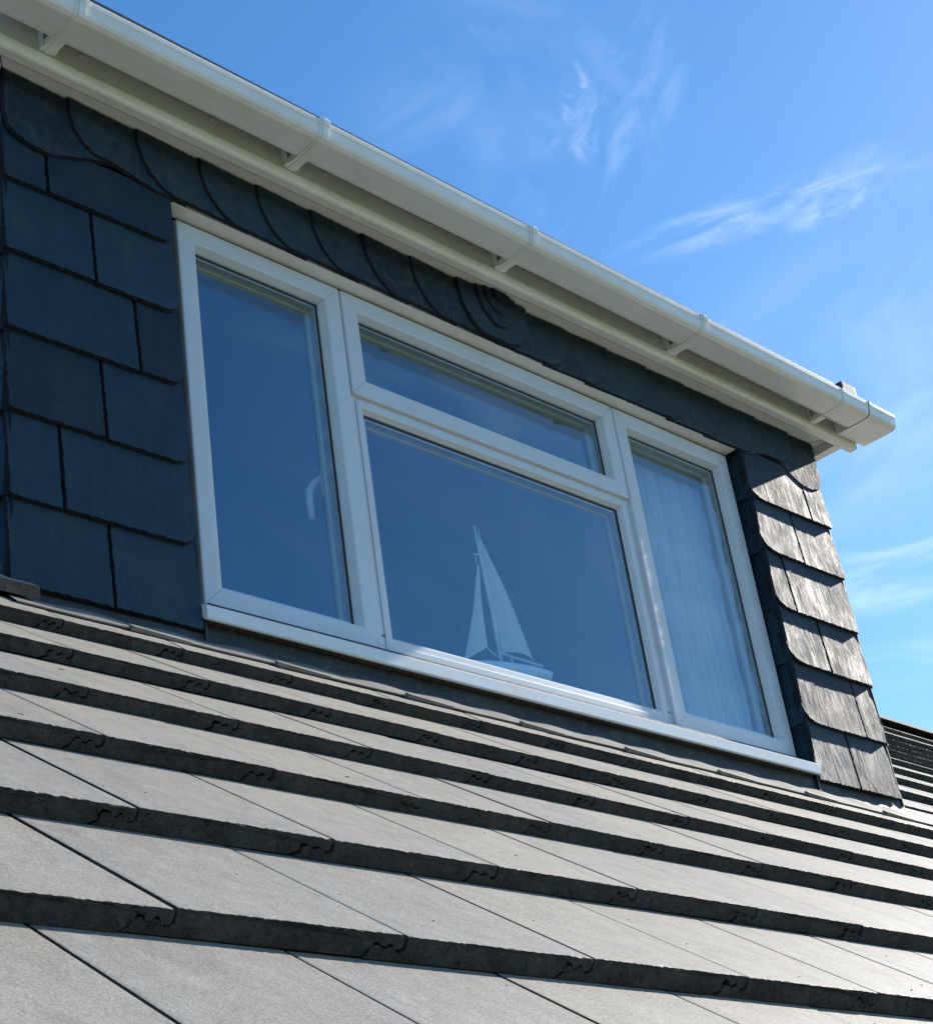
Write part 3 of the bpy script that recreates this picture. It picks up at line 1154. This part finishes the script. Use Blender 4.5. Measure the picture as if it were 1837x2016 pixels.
o = link('interior_floor', mb, 'floor')
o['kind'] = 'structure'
mb = MB()
mb.bbox(-.011, 2.329, .070, .325, .010, .034, .004)
link('window_board', mb, 'frame', dormer)

# ------------------------------------------------------------------ model sailing boat on the window board
YB = .15
boat = thing('model_sailboat', 'white wooden model sailing boat standing behind the middle window pane', 'model boat', (1.18, YB, .034))
m2 = MB()
stat = []
for k in range(15):
    t = k / 14
    x = 1.004 + .342 * t
    bw = .036 * (math.sin(math.pi * min(1, .06 + t * .60)) ** .75) * (1 - .15 * t)
    zd = .126 + .022 * math.sin(t * 1.75) + .004 * t
    zk = zd - (.012 + .034 * math.sin(math.pi * min(1, .15 + .72 * t)))
    pr = []
    for s in range(-6, 7):
        a = s / 6
        pr.append(m2.v((x, YB + bw * a, zd - (zd - zk) * (1 - abs(a) ** 2.2) if abs(a) < 1 else zd)))
    stat.append(pr)
for a, b in zip(stat, stat[1:]):
    for i in range(12):
        m2.f([a[i], a[i + 1], b[i + 1], b[i]], 0, True)
    m2.f([a[0], b[0], b[12], a[12]])
m2.f(stat[0])
m2.f(list(reversed(stat[-1])))
link('hull', m2, 'hull', boat)
m2 = MB()
m2.bbox(1.242, 1.283, YB - .014, YB + .014, .143, .1595, .003)
link('cabin', m2, 'hull', boat)
m2 = MB()
m2.tube([(1.160, YB, .125), (1.152, YB, .320), (1.139, YB, .500), (1.1335, YB, .588)], [.0052, .005, .0045, .004], 10)
m2.tube([(1.1475, YB - .004, .575), (1.141, YB - .003, .50)], .0022, 6)
m2.tube([(1.112, YB, .489), (1.146, YB, .493)], .0028, 6)
link('mast', m2, 'spar', boat)
m2 = MB()
m2.tube([(1.163, YB, .1855), (1.245, YB - .002, .181), (1.328, YB - .004, .1755)], .0042, 8)
m2.tube([(1.203, YB, .183), (1.211, YB, .145)], .0028, 6)
m2.tube([(1.295, YB - .003, .178), (1.308, YB, .146)], .002, 6)
link('boom', m2, 'spar', boat)
m2 = MB()
m2.tube([(1.1200, YB, .489), (1.1225, YB, .453)], .0016, 6)
link('halyard', m2, 'spar', boat)
m2 = MB()
m2.tube([(1.106, YB - .004, .187), (1.130, YB, .177), (1.153, YB, .168)], .0019, 6)
link('jib_sheet', m2, 'spar', boat)


def sail(name, luff, leech, belly):
    m = MB()
    n, k = len(luff), 8
    G = []
    for i in range(n):
        a, b = luff[i], leech[i]
        rw = []
        for j in range(k + 1):
            t = j / k
            w = math.hypot(b[0] - a[0], b[1] - a[1])
            rw.append((a[0] + (b[0] - a[0]) * t, YB - .004 - belly * w * math.sin(math.pi * t) - .03 * w * t, a[1] + (b[1] - a[1]) * t))
        G.append(rw)
    for off in (0, .0012):
        V = [[m.v((x, y + off, z)) for x, y, z in rw] for rw in G]
        for i in range(n - 1):
            for j in range(k):
                m.f([V[i][j], V[i][j + 1], V[i + 1][j + 1], V[i + 1][j]], 0, True)
    return link(name, m, 'sail', boat)


sail('mainsail', [(1.1445, .546), (1.1435, .492), (1.147, .420), (1.154, .330), (1.159, .260), (1.166, .187)],
     [(1.1500, .546), (1.174, .496), (1.205, .432), (1.243, .336), (1.267, .256), (1.291, .1835)], .17)
sail('jib', [(1.1205, .452), (1.110, .424), (1.091, .362), (1.071, .294), (1.040, .214), (1.005, .128)],
     [(1.1255, .452), (1.1225, .424), (1.1135, .362), (1.109, .300), (1.1065, .235), (1.1060, .189)], .10)
# little foot of the jib, hollowed, and the cradle
m2 = MB()
m2.bbox(1.10, 1.108, YB - .03, YB + .03, .034, .108, .002)
m2.bbox(1.24, 1.248, YB - .03, YB + .03, .034, .108, .002)
m2.bbox(1.08, 1.27, YB - .006, YB + .006, .034, .046, .002)
link('cradle', m2, 'spar', boat)

# ------------------------------------------------------------------ net curtain in the right casement
m2 = MB()
NXC = 150
V = []
for zi in range(9):
    z = 1.14 - 1.10 * zi / 8
    rw = []
    for i in range(NXC + 1):
        t = i / NXC
        x = 1.93 + .38 * t
        amp = .010 + .012 * zi / 8
        y = .125 + amp * math.sin(t * 62 + .6 * math.sin(t * 9)) + .006 * math.sin(t * 23 + zi * .2)
        rw.append(m2.v((x + .006 * math.sin(zi * .5 + t * 20), y, z)))
    V.append(rw)
for a, b in zip(V, V[1:]):
    for i in range(NXC):
        m2.f([a[i], a[i + 1], b[i + 1], b[i]], 0, True)
cu = link('net_curtain', m2, 'net')
cu['label'] = 'pale net curtain hanging in folds inside the narrow right hand window'
cu['category'] = 'curtain'

# ------------------------------------------------------------------ litter on the tiles
mb = MB()


def course_point(ci, x, f):
    v0, b, xj, w = COURSES[ci]
    gauge = v0 - COURSES[ci - 1][0]
    til = math.asin((TT + .0012) / gauge)
    v = v0 + b * x + f * (COURSES[ci + 1][0] - v0 - .02)
    return rp(x, v, -(v - v0 - b * x) * math.tan(til))


for k in range(120):
    ci = rnd.choice((5, 5, 6, 6, 6, 7, 7, 8, 9))
    x = rnd.uniform(-1.9, 1.6)
    p = course_point(ci, x, rnd.uniform(.02, .95))
    s = rnd.uniform(.0007, .0019)
    l = s * rnd.choice((1, 1, 1.5, 3, 5))
    ang = rnd.uniform(-.6, .6)
    u = Vector((1, 0, 0)) * math.cos(ang) + UP * math.sin(ang)
    w = NRM.cross(u)
    top = mb.v(p + NRM * s * rnd.uniform(.5, 1.3))
    ringv = [mb.v(p + u * l * math.cos(t) * rnd.uniform(.7, 1.2) + w * s * math.sin(t) * rnd.uniform(.7, 1.2)) for t in (0, 1.2, 2.3, 3.3, 4.2, 5.2)]
    for i in range(6):
        mb.f([ringv[i], ringv[(i + 1) % 6], top])
o = link('moss_crumbs', mb, 'crumb')
o['kind'] = 'stuff'
o['label'] = 'dark crumbs of moss and grit scattered on the roof tiles'
o['category'] = 'moss crumbs'
mb = MB()
p = course_point(5, -1.376, .06)
P = [(0, 0), (.006, .006), (.018, .008), (.028, .004), (.034, -.002), (.022, -.006), (.008, -.005)]
th = -.75
T = []
for (a, b_) in P:
    T.append(mb.v(p + Vector((1, 0, 0)) * (a * math.cos(th) - b_ * math.sin(th)) + UP * (a * math.sin(th) + b_ * math.cos(th)) + NRM * (.003 + .25 * abs(b_) + .10 * a)))
mb.f(T)
T2 = [mb.v(w.co - NRM * .0008) for w in T]
mb.f(list(reversed(T2)))
for i in range(len(T)):
    j = (i + 1) % len(T)
    mb.f([T[i], T2[i], T2[j], T[j]])
lf = link('fallen_leaf', mb, 'leaf')
lf['label'] = 'small dry curled leaf lying on the lowest visible roof tile'
lf['category'] = 'leaf'
